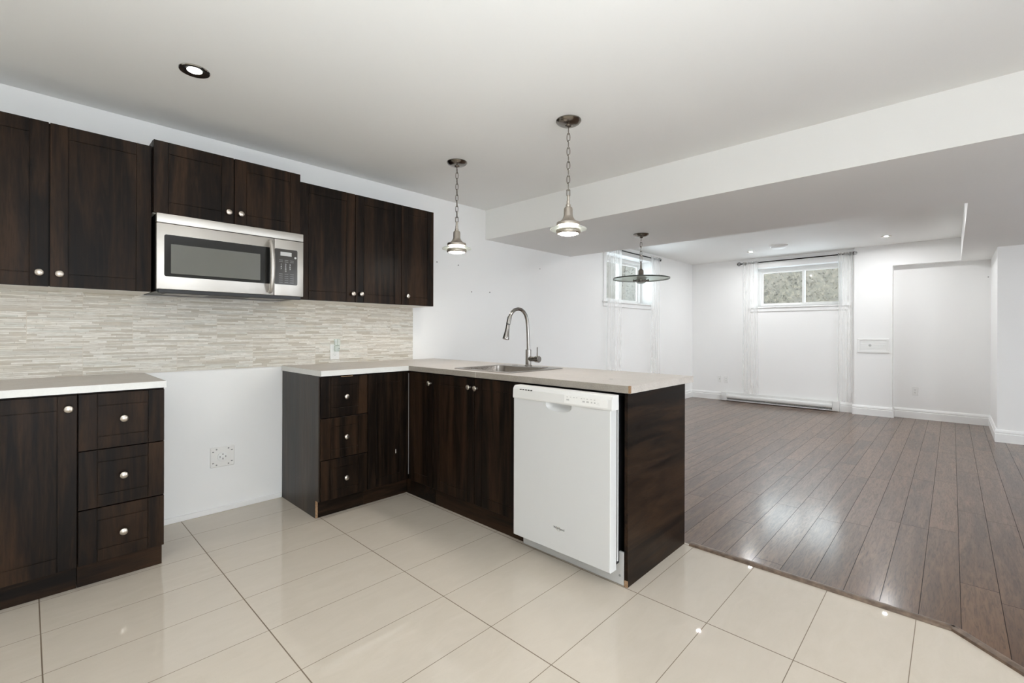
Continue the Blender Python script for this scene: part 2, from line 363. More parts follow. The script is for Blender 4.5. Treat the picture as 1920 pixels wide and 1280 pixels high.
# ---------------------------------------------------------------- setting
PTS_T = [(XL, YB), (-0.42, YB), (2.532, -0.003), (2.532, YW), (XL, YW)]
struct('floor', MB().poly(PTS_T, -0.06, 0.0), 'tile', 'cream rectangular porcelain floor tiles of the kitchen')
struct('floor_living', MB().poly([(-0.42, YB), (8.7, YB), (8.7, YW), (2.532, YW), (2.532, -0.003)], -0.06, 0.0), 'plank', 'dark brown plank floor of the living area')
sb = MB()
def stripseg(a, b, w=0.021, h=0.012):
    a, b = Vector(a), Vector(b); t = (b-a).normalized(); n = Vector((-t.y, t.x))
    prof = [(-w, 0), (-w*0.8, h*0.7), (-w*0.3, h), (w*0.3, h), (w*0.8, h*0.7), (w, 0)]
    sb.loft([[(p.x+n.x*q, p.y+n.y*q, z) for q, z in prof] for p in (a, b)])
stripseg((2.532, 1.045), (2.532, -0.01)); stripseg((2.537, -0.002), (-0.42, YB+0.01))
struct('trim_1', sb, 'strip', 'brown transition strip between tiles and plank floor', smooth=True)
wl = MB(); WX0, WX1, WZ0, WZ1 = 5.47, 6.80, 1.60, 2.275
wl.box(XL-.2, WX0, YW, YW+.24, 0, ZC).box(WX1, 8.64, YW, YW+.24, 0, ZC).box(WX0, WX1, YW, YW+.24, 0, WZ0).box(WX0, WX1, YW, YW+.24, WZ1, ZC)
struct('wall_left', wl, 'wall', 'long white wall behind kitchen cabinets and peninsula')
wf = MB(); FY0, FY1, FZ0, FZ1 = 1.185, 2.387, 1.592, 2.237
wf.box(XF, XF+.24, 1.031, FY0, 0, ZC).box(XF, XF+.24, FY1, YW, 0, ZC).box(XF, XF+.24, FY0, FY1, 0, FZ0).box(XF, XF+.24, FY0, FY1, FZ1, ZC)
struct('wall_far', wf, 'wall', 'white far wall with the curtained double window')
struct('wall_pier', MB().box(XP, XF+.24, 0.60, 1.031, 0, ZC).box(XP, XF+.24, -0.08, 0.60, ZS, ZC), 'wall', 'white wall pier holding the return air grille')
struct('wall_niche', MB().box(XN, XF+.24, YR-.15, 0.60, 0, ZS), 'wall', 'white back wall of the niche beside the pier')
struct('wall_right', MB().poly([(XR, YR), (XF+.24, YR), (XF+.24, YR-.15), (XR+.15, YR-.15), (XR+.15, YB), (XR, YB)], 0, ZS), 'wall', 'white wall return at right edge of living area')
# walls behind the camera, with two openings added and sized to let daylight in
struct('wall_kitchen_end', MB().box(XL-.2, XL, YB, YW, 0, ZC), 'wall', 'white kitchen end wall')
struct('wall_back', MB().box(XL-.2, -0.8, YB-.2, YB, 0, ZC).box(-0.8, 1.0, YB-.2, YB, 2.1, ZC).box(1.0, 3.3, YB-.2, YB, 0, ZC).box(4.9, XR+.15, YB-.2, YB, 0, ZC).box(3.3, 4.9, YB-.2, YB, 2.1, ZC), 'wall', 'white back wall')
struct('ceiling', MB().box(XL-.2, 8.7, YB-.2, YW+.24, ZC, ZC+.12), 'ceil', 'flat white ceiling of kitchen and living area')
struct('ceiling_bulkhead', MB().poly([(XB0, YB), (XB0, YW), (XB1, YW), (XB1, -0.08), (XF+.24, -0.08), (XF+.24, YB)], ZS, ZC), 'ceil', 'white dropped bulkhead beam and soffit between kitchen and living area')
# stone strip backsplash on the wall
struct('wall_backsplash', MB().box(-1.2, 2.338, YW-.008, YW, 0.9225, 1.378), 'stone', 'beige and grey strip stone backsplash above the counters')
def baseb(mb, a, b, side, h=0.135):
    # a,b: wall line, side: unit normal into the room
    a, b, n = Vector(a), Vector(b), Vector(side)
    prof = [(0, 0), (0.018, 0), (0.018, h-0.046), (0.0105, h-0.041), (0.0105, h-0.034), (0.016, h-0.030), (0.0135, h-0.012), (0.006, h), (0, h)]
    mb.loft([[(p.x+n.x*q, p.y+n.y*q, z) for q, z in prof] for p in (a, b)])
b = MB(); baseb(b, (2.60, YW), (XF, YW), (0, -1)); struct('baseboard_left', b, 'trim', 'white baseboard along the long wall', smooth=True)
b = MB(); baseb(b, (XF, 1.031), (XF, YW), (-1, 0)); baseb(b, (XP, 0.60), (XP, 1.049), (-1, 0)); baseb(b, (XN, YR), (XN, 0.60), (-1, 0)); baseb(b, (XP-.018, 0.60), (XN, 0.60), (0, -1))
struct('baseboard_far', b, 'trim', 'white moulded baseboard along the far wall and niche', smooth=True)
b = MB(); baseb(b, (XR, YR), (XN, YR), (0, 1)); baseb(b, (XR, YB), (XR, YR+.018), (-1, 0)); struct('baseboard_right', b, 'trim', 'white moulded baseboard at the right wall return', smooth=True)
struct('trim_2', MB().box(0.48, 1.245, YW-.012, YW, 0, 0.034, 0.003), 'trim', 'thin white shoe moulding in the empty appliance gap')

# windows
def window(name, label, ax, plane, a0, a1, z0, z1, depth, left_cov=None):
    # ax 'x': wall plane x=plane, a along y ; ax 'y': wall plane y=plane, a along x
    w = bpy.data.objects.new(name, None); COL.objects.link(w); w['kind'] = 'structure'; w['label'] = label
    loc = (plane, (a0+a1)/2, z0) if ax == 'x' else ((a0+a1)/2, plane, z0); w.location = loc; ORIGIN[w.name] = Vector(loc)
    def bx(mb, p0, p1, d0, d1, q0, q1, bev=0.002):
        if ax == 'x': mb.box(plane+d0, plane+d1, p0, p1, q0, q1, bev)
        else: mb.box(p0, p1, plane+d0, plane+d1, q0, q1, bev)
    c = MB(); cw = 0.07
    bx(c, a0-cw, a0, -.014, .0, z0, z1); bx(c, a1, a1+cw, -.014, 0, z0, z1); bx(c, a0-cw-.01, a1+cw+.01, -.018, 0, z1, z1+.085, .004)
    c.build('casing', 'trim', w)
    s = MB(); bx(s, a0-cw-.02, a1+cw+.02, -.035, depth-.06, z0-.018, z0, .004); bx(s, a0-cw, a1+cw, -.016, 0, z0-.075, z0-.018, .003); s.build('sill', 'trim', w)
    f = MB(); t = 0.045; d0, d1 = depth-.06, depth-.005
    bx(f, a0, a0+t, d0, d1, z0+t*.8, z1-t); bx(f, a1-t, a1, d0, d1, z0+t*.8, z1-t); bx(f, a0, a1, d0, d1, z1-t, z1); bx(f, a0, a1, d0, d1, z0, z0+t*.8)
    f.build('frame', 'white', w)
    mid = (a0+a1)/2 + (-0.065 if ax == 'x' else 0)
    for k, (p0, p1, dd) in enumerate(((a0+t, mid+.02, 0.012), (mid-.02, a1-t, 0.034))):
        sh = MB(); st = 0.03
        bx(sh, p0, p0+st, d0+dd, d0+dd+.018, z0+t*.8, z1-t); bx(sh, p1-st, p1, d0+dd, d0+dd+.018, z0+t*.8, z1-t); bx(sh, p0+st, p1-st, d0+dd, d0+dd+.018, z1-t-st, z1-t); bx(sh, p0+st, p1-st, d0+dd, d0+dd+.018, z0+t*.8, z0+t*.8+st)
        so = sh.build('sash', 'white', w)
        g = MB(); bx(g, p0+st-.004, p1-st+.004, d0+dd+.007, d0+dd+.011, z0+t*.8+st-.004, z1-t-st+.004, 0); g.build('pane', 'glass', so, smooth=False)
    return w
window('window_1', 'white two pane slider window in the far wall between sheer curtains', 'x', XF, FY0, FY1, FZ0, FZ1, 0.24)
window('window_2', 'white slider window in the long wall behind the wide glass pendant', 'y', YW, WX0, WX1, WZ0, WZ1, 0.24)

# outside: grade and hedges beyond the windows
struct('ground', MB().box(XF+.25, 20, -4, 14, 1.30, 1.40).box(2, XF+.25, YW+.25, 14, 1.30, 1.40), 'bounce_ground', 'ground outside the basement windows')
struct('ground_reflector', MB().box(-9, XL-.2, -9, 4, -.2, -.08).box(XL-.2, 9, -9, YB-.2, -.2, -.08), 'bounce_ground', 'whitened unseen ground added behind the camera to bounce daylight')  # unseen ground, added near white so daylight bounces up indoors
def hedge(name, label, c, sx, sy, z0, z1, n):
    mb = MB(); bm = mb.bm
    for i in range(n):
        p = Vector((random.uniform(-sx, sx), random.uniform(-sy, sy), random.uniform(z0, z1)))
        p.z -= 0.18*random.random()*abs(math.sin(p.x*3.1+p.y*2.3))
        nn = Vector((random.gauss(0, 1), random.gauss(0, 1), random.gauss(0, .7))).normalized()
        a = nn.orthogonal().normalized(); a.rotate(Matrix.Rotation(random.uniform(0, 6.28), 3, nn)); q = nn.cross(a)
        s = random.uniform(.025, .06); P = Vector(c)+p
        vs = [bm.verts.new(P+a*s), bm.verts.new(P+q*s*.42+nn*s*.1), bm.verts.new(P-a*s), bm.verts.new(P-q*s*.42+nn*s*.1)]
        bm.faces.new(vs)
    mb.box(c[0]-sx*.8, c[0]+sx*.8, c[1]-sy*.8, c[1]+sy*.8, z0, z1-.25)
    o = mb.build(name, 'leaf', None, smooth=False, fix=False); tag(o, label, 'hedge', kind='stuff'); return o
hedge('hedge', 'pale olive hedge seen through the far wall window', (14.0, 1.5, 0), 0.4, 4.3, 1.4, 3.35, 34000)
hedge('hedge', 'green hedge seen through the window behind the wide glass pendant', (13.0, 7.6, 0), 3.2, 0.4, 1.4, 4.7, 34000)

# ---------------------------------------------------------------- cabinets
class Face:
    """maps (a, d, z): a along the front, d depth behind the front plane"""
    def __init__(s, ax, plane): s.ax, s.p = ax, plane
    def box(s, mb, a0, a1, d0, d1, z0, z1, bev=0.0):
        if s.ax == 'y': mb.box(a0, a1, s.p+d0, s.p+d1, z0, z1, bev)
        else: mb.box(s.p+d0, s.p+d1, a0, a1, z0, z1, bev)
    def pt(s, a, d, z): return (a, s.p+d, z) if s.ax == 'y' else (s.p+d, a, z)
def knob(par, fc, a, z):
    k = MB().lathe([(0.0, 0.0), (0.0075, 0.0), (0.0062, 0.004), (0.0055, 0.012), (0.009, 0.016), (0.0152, 0.0195), (0.0162, 0.0225), (0.0148, 0.0255), (0.0105, 0.028), (0.0, 0.0295)], fc.pt(a, 0, z), fc.ax, 24, -1)
    return k.build('knob', 'nickel', par)
def shaker(par, name, fc, a0, a1, z0, z1, kn=None, st=0.062, rl=0.062, mat='wz'):
    mb = MB(); g = 0.0024; a0 += .0015; a1 -= .0015; z0 += .0015; z1 -= .0015; T = 0.02; L = 0.0035; bv = 0.0009
    fc.box(mb, a0, a1, L, T, z0, z1, 0)
    fc.box(mb, a0, a0+st, 0, L+.001, z0, z1, bv); fc.box(mb, a1-st, a1, 0, L+.001, z0, z1, bv)
    fc.box(mb, a0+st+g, a1-st-g, 0, L+.001, z0, z0+rl, bv); fc.box(mb, a0+st+g, a1-st-g, 0, L+.001, z1-rl, z1, bv)
    fc.box(mb, a0+st+g, a1-st-g, 0.0012, L+.001, z0+rl+g, z1-rl-g, bv)
    d = mb.build(name, mat, par)
    if kn: knob(d, fc, *kn)
    return d
def upper(label, x0, x1, z0, z1, yf, doors, group='dark upper cabinets'):
    t = thing('upper_cabinet', label, 'cabinet', ((x0+x1)/2, YW, z0), group); fc = Face('y', yf)
    # dark box with a white underside board
    MB().box(x0, x1, yf+.021, YW-.0005, z0+.004, z1, .0008).build('carcass', 'wz', t)
    MB().box(x0+.002, x1-.002, yf+.024, YW-.0005, z0, z0+.004).build('bottom_board', 'white_board', t, smooth=False, label='white underside board')
    for (a0, a1, kn) in doors: shaker(t, 'door', fc, a0, a1, z0, z1, kn)
    return t
upper('tall dark wood wall cabinet left of the microwave, cut by the photo edge', -0.314, 0.462, 1.378, 2.160, 3.108, [(-0.314, 0.073, (0.04, 1.442)), (0.075, 0.462, (0.108, 1.441))])
upper('short dark wood wall cabinet directly above the stainless microwave', 0.463, 1.228, 1.800, 2.190, 3.072, [(0.463, 0.844, (0.813, 1.863)), (0.846, 1.228, (0.877, 1.864))])
upper('two door dark wood wall cabinet just right of the microwave', 1.231, 2.013, 1.378, 2.156, 3.108, [(1.231, 1.628, (1.606, 1.438)), (1.630, 2.013, (1.670, 1.440))])
upper('narrow single door dark wood wall cabinet at the end of the upper row', 2.014, 2.322, 1.378, 2.156, 3.108, [(2.014, 2.322, (2.062, 1.448))])

DY = 2.825; TY = 2.88; ZT = 0.893
def base(label, x0, x1, group='dark base cabinets'):
    t = thing('base_cabinet', label, 'cabinet', ((x0+x1)/2, YW-.3, 0), group)
    MB().box(x0, x1, DY+.021, YW-.014, 0.108, ZT-.001, .0008).build('carcass', 'wz', t)
    MB().box(x0+.001, x1-.001, TY, TY+.018, 0.0005, 0.108, .0006).build('toe_kick', 'wx', t)
    return t
fcL = Face('y', DY)
t = base('dark wood base cabinet with one tall door, at the left edge under the short counter', -0.305, 0.158)
shaker(t, 'door', fcL, -0.305, 0.158, 0.112, 0.884, (0.128, 0.825))
t = base('dark wood three drawer cabinet beside the empty appliance gap, under the short counter', 0.1595, 0.473)
for z0, z1, kz in ((0.628, 0.884, 0.761), (0.362, 0.626, 0.496), (0.112, 0.360, 0.232)): shaker(t, 'drawer', fcL, 0.1595, 0.473, z0, z1, (0.316, kz), st=.062, rl=.055, mat='wz')
# drawer bank right of the gap, with a finished side panel reaching the floor
t = thing('base_cabinet', 'dark wood three drawer cabinet with tall side panel, under the backsplash outlet', 'cabinet', (1.41, YW-.3, 0), 'dark base cabinets')
MB().box(1.263, 1.5685, DY+.021, YW-.014, 0.108, ZT-.001, .0008).build('carcass', 'wz', t)
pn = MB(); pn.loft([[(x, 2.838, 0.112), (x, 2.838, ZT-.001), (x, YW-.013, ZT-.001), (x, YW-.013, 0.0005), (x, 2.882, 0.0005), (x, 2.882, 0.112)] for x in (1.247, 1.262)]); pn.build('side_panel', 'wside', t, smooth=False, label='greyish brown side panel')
MB().box(1.2472, 1.2618, 2.8795, 2.8822, 0.001, 0.112).build('raw_edge', 'chip', t, smooth=False, label='pale chipped raw panel edge')
MB().box(1.2625, 1.5715, TY, TY+.018, 0.0005, 0.108, .0006).build('toe_kick', 'wx', t)
for i, (z0, z1, kz) in enumerate(((0.628, 0.884, 0.753), (0.366, 0.626, 0.496), (0.112, 0.364, 0.234))):
    dr = shaker(t, 'drawer', fcL, 1.254, 1.572, z0, z1, (1.416, kz), st=.062, rl=.055)
    if i == 0: MB().box(1.385, 1.465, DY-.0006, DY+.004, 0.879, 0.8845).build('chipped_edge', 'chip', dr, smooth=False, label='pale chipped strip on top edge')
# corner cabinet: one door on each leg
DX = 1.892; TX = 1.914; BX = 2.512
t = thing('corner_cabinet', 'dark wood corner cabinet where the two counters meet', 'cabinet', (2.1, 3.1, 0), 'dark base cabinets')
MB().poly([(1.5745, DY+.021), (DX+.021, DY+.021), (DX+.021, 2.534), (BX, 2.534), (BX, YW-.02), (1.5745, YW-.014)], 0.108, ZT-.001).build('carcass', 'wz', t, smooth=False)
MB().poly([(1.573, TY), (TX, TY), (TX, 2.534), (TX+.018, 2.534), (TX+.018, TY+.018), (1.573, TY+.018)], 0.0005, 0.108).build('toe_kick', 'wx', t, smooth=False)
d = shaker(t, 'door', fcL, 1.574, DX-.004, 0.112, 0.886)
MB().box(1.7865, 1.7905, DY-.0007, DY+.002, 0.318, 0.345, .0005).build('paint_chip', 'white_board', d, smooth=False, label='small white chip in the finish')
MB().box(DX-.002, DX+.001, DY-.003, DY-.001, 0.15, 0.872).build('corner_strip', 'grey', t, smooth=False, label='pale grey strip in the inner corner')
fcX = Face('x', DX)
shaker(t, 'door', fcX, 2.534, DY-.006, 0.112, 0.886, (2.562, 0.82))
t = thing('sink_cabinet', 'dark wood two door cabinet under the steel sink, left of the dishwasher', 'cabinet', (2.2, 2.13, 0), 'dark base cabinets')
sc_ = MB()
sc_.box(DX+.021, BX, 2.515, 2.532, 0.108, ZT-.001).box(DX+.021, BX, 1.722, 1.739, 0.108, ZT-.001).box(DX+.021, BX, 1.739, 2.515, 0.108, 0.125).box(BX-.015, BX, 1.739, 2.515, 0.125, ZT-.001).box(DX+.021, DX+.04, 1.739, 2.515, 0.125, ZT-.001)
sc_.build('carcass', 'wz', t, smooth=False)
MB().box(TX, TX+.018, 1.722, 2.532, 0.0005, 0.108, .0006).build('toe_kick', 'wy', t)
shaker(t, 'door', fcX, 2.119, 2.532, 0.112, 0.886, (2.157, 0.828))
shaker(t, 'door', fcX, 1.722, 2.117, 0.112, 0.886, (2.096, 0.826))
# finished end panel
t = thing('end_panel', 'dark wood panel closing the free end of the peninsula', 'cabinet panel', (2.2, 1.08, 0))
MB().box(1.897, 2.518, 1.072, 1.090, 0.0005, ZT-.001, .0008).build('panel', 'wx', t)
MB().box(1.8962, 1.9005, 1.0715, 1.0905, 0.0005, 0.032, .001).build('worn_corner', 'chip', t, smooth=False, label='worn pale brown bottom corner')
MB().box(2.4945, 2.519, 1.0905, 1.098, 0.0005, ZT-.001).build('back_strip', 'wz', t, smooth=False)

# counters
t = thing('countertop', 'short beige counter on the left base cabinets', 'counter', (0.08, 3.1, ZT), None)
MB().box(-0.62, 0.475, 2.80, YW-.009, ZT, 0.925, .0012).build('top', 'counter', t)
MB().box(-0.62, 0.476, 2.798, 2.7995, ZT, 0.9245).build('front_edge', 'edge', t, smooth=False)
CT = 0.927; CX0 = 1.876; CX1 = 2.575; CY0 = 1.05; HX0, HX1, HY0, HY1 = 1.968, 2.36, 1.892, 2.368
t = thing('countertop', 'long L shaped beige counter with the sink, along wall and peninsula', 'counter', (2.2, 2.2, ZT), None)
c = MB(); bm = c.bm
xs = [1.244, CX0, HX0, HX1, CX1]; ys = [CY0, HY0, HY1, 2.80, YW-.001]
def inside(i, j):
    x, y = (xs[i]+xs[i+1])/2, (ys[j]+ys[j+1])/2
    if HX0 < x < HX1 and HY0 < y < HY1: return False
    return x > CX0 or y > 2.80
V = {}
def gv(i, j, z):
    k = (i, j, z)
    if k not in V: V[k] = bm.verts.new((xs[i], ys[j]-(0.008 if (j == 4 and xs[i] < 2.3) else 0), z))
    return V[k]
for i in range(4):
    for j in range(4):
        if not inside(i, j): continue
        bm.faces.new([gv(i, j, CT), gv(i+1, j, CT), gv(i+1, j+1, CT), gv(i, j+1, CT)])
        bm.faces.new([gv(i, j, ZT), gv(i, j+1, ZT), gv(i+1, j+1, ZT), gv(i+1, j, ZT)])
        for (ni, nj, p, q) in ((i-1, j, (i, j), (i, j+1)), (i+1, j, (i+1, j), (i+1, j+1)), (i, j-1, (i, j), (i+1, j)), (i, j+1, (i, j+1), (i+1, j+1))):
            if not (0 <= ni < 4 and 0 <= nj < 4 and inside(ni, nj)):
                bm.faces.new([gv(*p, CT), gv(*q, CT), gv(*q, ZT), gv(*p, ZT)])
c.build('top', 'counter', t, smooth=False)
MB().box(1.2425, CX0-.0012, 2.7985, 2.7998, ZT, CT-.0006).build('edge_band', 'edge', t, smooth=False, label='pale front edge along the wall run')
MB().box(CX0-.0013, CX0-.0002, CY0-.001, 2.7998, ZT, CT-.0006).build('edge_band', 'edge2', t, smooth=False, label='taupe front edge of the peninsula')
MB().box(CX0-.0013, CX1, CY0-.0013, CY0-.0002, ZT, CT-.0006).build('edge_band', 'counter', t, smooth=False)
MB().box(1.2425, 1.2438, 2.7985, YW-.01, ZT, CT-.0006).build('edge_band', 'edge', t, smooth=False)
MB().box(CX0-.002, CX0+.008, CY0-.002, CY0+.009, ZT+.0005, CT+.0004, .0012).build('broken_corner', 'chip', t, smooth=False, label='broken corner showing chipboard')
MB().box(CX0-.0016, CX0-.001, 2.0895, 2.0915, ZT+.001, CT-.001).build('seam', 'white_board', t, smooth=False)
MB().lathe([(0, 0), (.012, .0002), (.009, .0006), (0, .0007)], (2.09, 1.28, CT), 'z', 10).build('mark', 'grey', t, label='small dark mark on the laminate')

# sink
def rrect(x0, x1, y0, y1, r, z, n=6):
    pts = []
    for cx, cy, a0 in ((x1-r, y1-r, 0), (x0+r, y1-r, 90), (x0+r, y0+r, 180), (x1-r, y0+r, 270)):
        for k in range(n+1):
            a = math.radians(a0+90*k/n); pts.append((cx+r*math.cos(a), cy+r*math.sin(a), z))
    return pts
t = thing('sink', 'square stainless drop in sink set in the peninsula counter', 'sink', (2.2, 2.13, CT))
ro = (1.945, 2.468, 1.865, 2.395); bi = (1.977, 2.352, 1.90, 2.36)
s = MB(); zt = CT+.0055
s.loft([rrect(*ro, .03, CT+.0005), rrect(*ro, .03, CT+.003), rrect(ro[0]+.006, ro[1]-.006, ro[2]+.006, ro[3]-.006, .028, zt), rrect(bi[0]-.006, bi[1]+.006, bi[2]-.006, bi[3]+.006, .055, zt-.0006), rrect(*bi, .055, zt-.004),
        rrect(bi[0]+.004, bi[1]-.004, bi[2]+.004, bi[3]-.004, .055, CT-.14), rrect(bi[0]+.02, bi[1]-.02, bi[2]+.02, bi[3]-.02, .05, CT-.165), rrect(bi[0]+.12, bi[1]-.12, bi[2]+.17, bi[3]-.17, .03, CT-.172)], cap0=False)
s.build('basin', 'sinksteel', t, fix=False)
MB().lathe([(0, 0.001), (.03, .001), (.042, .003), (.045, .0)], (2.165, 2.13, CT-.172), 'z', 24).build('drain', 'bright', t)
for yy in (2.27, 1.99):
    MB().lathe([(.021, 0), (.021, .002), (.014, .0035), (0, .0038)], (2.415, yy, zt-.0004), 'z', 20).build('hole_cap', 'chrome', t)
# faucet
FX, FY_ = 2.425, 2.15; fz = CT+.0055
t = thing('faucet', 'tall chrome gooseneck pull down faucet behind the sink', 'faucet', (FX, FY_, fz))
MB().lathe([(0, 0), (.026, 0), (.026, .004), (.0205, .008), (.0198, .113), (.0185, .115), (0, .115)], (FX, FY_, fz), 'z', 28).build('body', 'chrome', t)
path = [(0, 1.045), (-.002, 1.10), (-.005, 1.16), (-.009, 1.215), (-.016, 1.255), (-.03, 1.288), (-.052, 1.312), (-.08, 1.325), (-.11, 1.327), (-.14, 1.320), (-.165, 1.304), (-.182, 1.283), (-.192, 1.262)]
MB().tube([(FX+a, FY_, z) for a, z in path], .0118, 16).build('neck', 'chrome', t)
hd = [(-.189, 1.270), (-.197, 1.248), (-.204, 1.222)]
MB().tube([(FX+a, FY_, z) for a, z in hd], .0142, 18).build('hose_collar', 'chrome', t)
MB().tube([(FX-.204, FY_, 1.2215), (FX-.2052, FY_, 1.2175)], .0133, 18).build('ring', 'black', t)
MB().tube([(FX-.2053, FY_, 1.2172), (FX-.211, FY_, 1.19), (FX-.219, FY_, 1.155), (FX-.2255, FY_, 1.128), (FX-.2275, FY_, 1.121)], [.0135, .0142, .0175, .0225, .0215], 22).build('spray_head', 'chrome', t)
MB().lathe([(0, 0), (.0165, 0), (.0165, .05), (.0215, .055), (.0225, .086), (.0205, .089), (0, .0895)], (FX, FY_-.012, fz+.05), 'y', 24, -1).build('handle', 'chrome', t)
MB().tube([(FX, FY_-.082, fz+.07), (FX, FY_-.082, fz+.1), (FX-.001, FY_-.083, fz+.133)], [.005, .0042, .0045], 10).build('lever', 'chrome', t)

# ---------------------------------------------------------------- microwave
MX0, MX1, MY, MZ0, MZ1 = 0.469, 1.227, 3.022, 1.388, 1.792
t = thing('microwave', 'stainless over the range microwave hung under the short wall cabinet', 'microwave', (0.85, 3.2, MZ0))
MB().box(MX0+.004, MX1-.004, MY+.032, YW-.012, MZ0-.008, MZ1+.004, .002).build('body', 'black', t)
MB().box(MX0, MX1, MY, MY+.03, 1.743, MZ1, .003, 2).build('vent_strip', 'steel', t)
d = MB().box(MX0, 1.0485, MY, MY+.03, MZ0+.004, 1.7405, .003, 2).build('door', 'steel', t)
def rpanel(x0, x1, z0, z1, r, y0, y1):
    lo = [(x, y1, z) for x, z, _ in rrect(x0, x1, z0, z1, r, 0, 4)]; hi = [(x, y0, z) for x, z, _ in rrect(x0, x1, z0, z1, r, 0, 4)]
    return MB().loft([lo, hi])
rpanel(0.502, 1.0475, 1.460, 1.682, .01, MY-.0015, MY+.01).build('window_frame', 'blackgloss', d, smooth=False)
rpanel(0.531, 0.971, 1.477, 1.634, .002, MY-.0022, MY-.001).build('window', 'meshwin', d, smooth=False, label='grey screened door window')
hp = [(1.024, MY-.002, 1.722), (1.0245, MY-.02, 1.716), (1.025, MY-.034, 1.69), (1.0255, MY-.045, 1.63), (1.026, MY-.048, 1.565), (1.0255, MY-.045, 1.50), (1.025, MY-.034, 1.44), (1.0245, MY-.02, 1.414), (1.024, MY-.002, 1.408)]
MB().tube(hp, [.009, .0115, .0125, .0135, .014, .0135, .0125, .0115, .009], 14).build('handle', 'steel', d)
cp = MB().box(1.0515, MX1, MY, MY+.03, MZ0+.004, 1.7405, .003, 2).build('control_panel', 'steel', t)
rpanel(1.0525, 1.189, 1.461, 1.682, .008, MY-.0015, MY+.01).build('keypad', 'panel', cp, smooth=False)
kp = [o for o in cp.children][0]
MB().box(1.086, 1.153, MY-.0028, MY-.0012, 1.640, 1.664, .0004).build('display', 'lgrey', kp, smooth=False, label='pale grey display')
MB().lathe([(0, 0), (.007, 0), (.006, .001), (0, .0012)], (1.176, MY-.0014, 1.634), 'y', 12, -1).build('round_button', 'lgrey', kp)
text(kp, 'digits', '1   2   3\n4   5   6\n7   8   9\n    0    ', (1.117, MY-.0016, 1.566), 0.062, (math.pi/2, 0, 0), 'lgrey', 0.050)
for nm, rows in (('function_key_print', (1.612, 1.602)), ('program_key_print', (1.526, 1.513, 1.500, 1.487, 1.474))):
    lb = MB()
    for zz in rows:
        for cc in range(3):
            xx = 1.078+cc*.033; lb.box(xx, xx+.022, MY-.002, MY-.0013, zz, zz+.0018)
    lb.build(nm, 'grey', kp, smooth=False)
MB().box(MX0+.01, MX1-.01, MY+.014, MY+.034, MZ0-.016, MZ0+.006, .002).build('lower_grille', 'black', t)
for x0 in (0.53, 0.95):
    MB().box(x0, x0+.2, MY+.1, MY+.25, MZ0-.013, MZ0-.008, .001).build('grease_filter', 'grey', t, smooth=False)

# ---------------------------------------------------------------- dishwasher
DWX, DW0, DW1 = 1.80, 1.098, 1.700
t = thing('dishwasher', 'white built in dishwasher standing proud under the peninsula counter', 'dishwasher', (2.1, 1.4, 0))
MB().box(1.862, 2.44, 1.116, 1.700, 0.10, 0.872, .003).build('tub', 'black', t)
MB().box(1.868, 1.878, 1.1085, 1.1145, 0.12, 0.85, .001).build('tub_flange', 'lgrey', t)
MB().box(1.8525, 1.8615, 1.1135, 1.700, 0.11, 0.866, .001).build('door_gasket', 'grey', t)
# door front with a scooped grip under the console
d = MB()   # door front
ya, yb, zz0, zz1 = 1.478, 1.318, 0.778, 0.8185
zt_, dp = 0.8188, 0.040
arc = []
for k in range(25):
    th = math.pi*k/24; arc.append((ya+(yb-ya)*(1-math.cos(th))/2, zt_-dp*math.sin(th)**0.55))
loop = [(DW0+.006, 0.0905), (DW0+.006, zt_)] + arc[::-1] + [(DW1, zt_), (DW1, 0.0905)]
d.loft([[(DWX+.050, y, z) for y, z in loop], [(DWX+.003, y, z) for y, z in loop], [(DWX, min(max(y, DW0+.009), DW1-.003) if abs(y-(DW0+.006)) < 1e-6 or abs(y-DW1) < 1e-6 else y, max(z, 0.0935)) for y, z in loop]])
door = d.build('door', 'doorwhite', t)
g = MB(); lp0 = [(DWX+.0505, y, z) for y, z in arc]
cy = (ya+yb)/2
g.loft([[(DWX+.0006, y, z) for y, z in arc], [(DWX+.012, cy+(y-cy)*.9, zt_-(zt_-z)*.9) for y, z in arc], [(DWX+.024, cy+(y-cy)*.7, zt_-(zt_-z)*.62) for y, z in arc], [(DWX+.030, cy+(y-cy)*.4, zt_-(zt_-z)*.25) for y, z in arc]], cap0=False)
g.build('grip', 'doorwhite', door, fix=False)
con = MB(); prof = [(DWX-.004, 0.8195), (DWX-.006, 0.826), (DWX-.004, 0.868), (DWX+.004, 0.882), (DWX+.014, 0.886), (DWX+.055, 0.886), (DWX+.055, 0.8195)]
con.loft([[(x, y, z) for x, z in prof] for y in (DW0-.002, DW1)]); con = con.build('console', 'enamel', t, smooth=False)
MB().box(DWX-.0062, DWX-.004, 1.118, 1.358, 0.828, 0.866, .0004).build('key_overlay', 'white', con, smooth=False)
mk = MB()
for k, yy in enumerate((1.345, 1.325, 1.305, 1.29, 1.262, 1.247, 1.23, 1.208, 1.19)): mk.box(DWX-.0066, DWX-.006, yy-.009, yy-.001, 0.857+.001*(k % 2), 0.8605)
for yy, w in ((1.345, .016), (1.252, .014), (1.23, .014), (1.205, .008), (1.188, .008)): mk.box(DWX-.0066, DWX-.006, yy-w, yy, 0.842, 0.8495)
mk.box(DWX-.0066, DWX-.006, 1.16, 1.172, 0.846, 0.8472).box(DWX-.0066, DWX-.006, 1.157, 1.175, 0.839, 0.8402)
mk.build('button_markings', 'lgrey', con, smooth=False)
vs = MB()
for k in range(5): vs.box(DWX-.0046, DWX-.0015, 1.652-k*.0185-.013, 1.652-k*.0185, 0.8655, 0.8705)
vs.build('vent_slots', 'black', con, smooth=False)
text(door, 'logo', 'Whirlpool', (DWX-.0003, 1.393, 0.2065), 0.067, (math.pi/2, 0, -math.pi/2), 'dgrey')
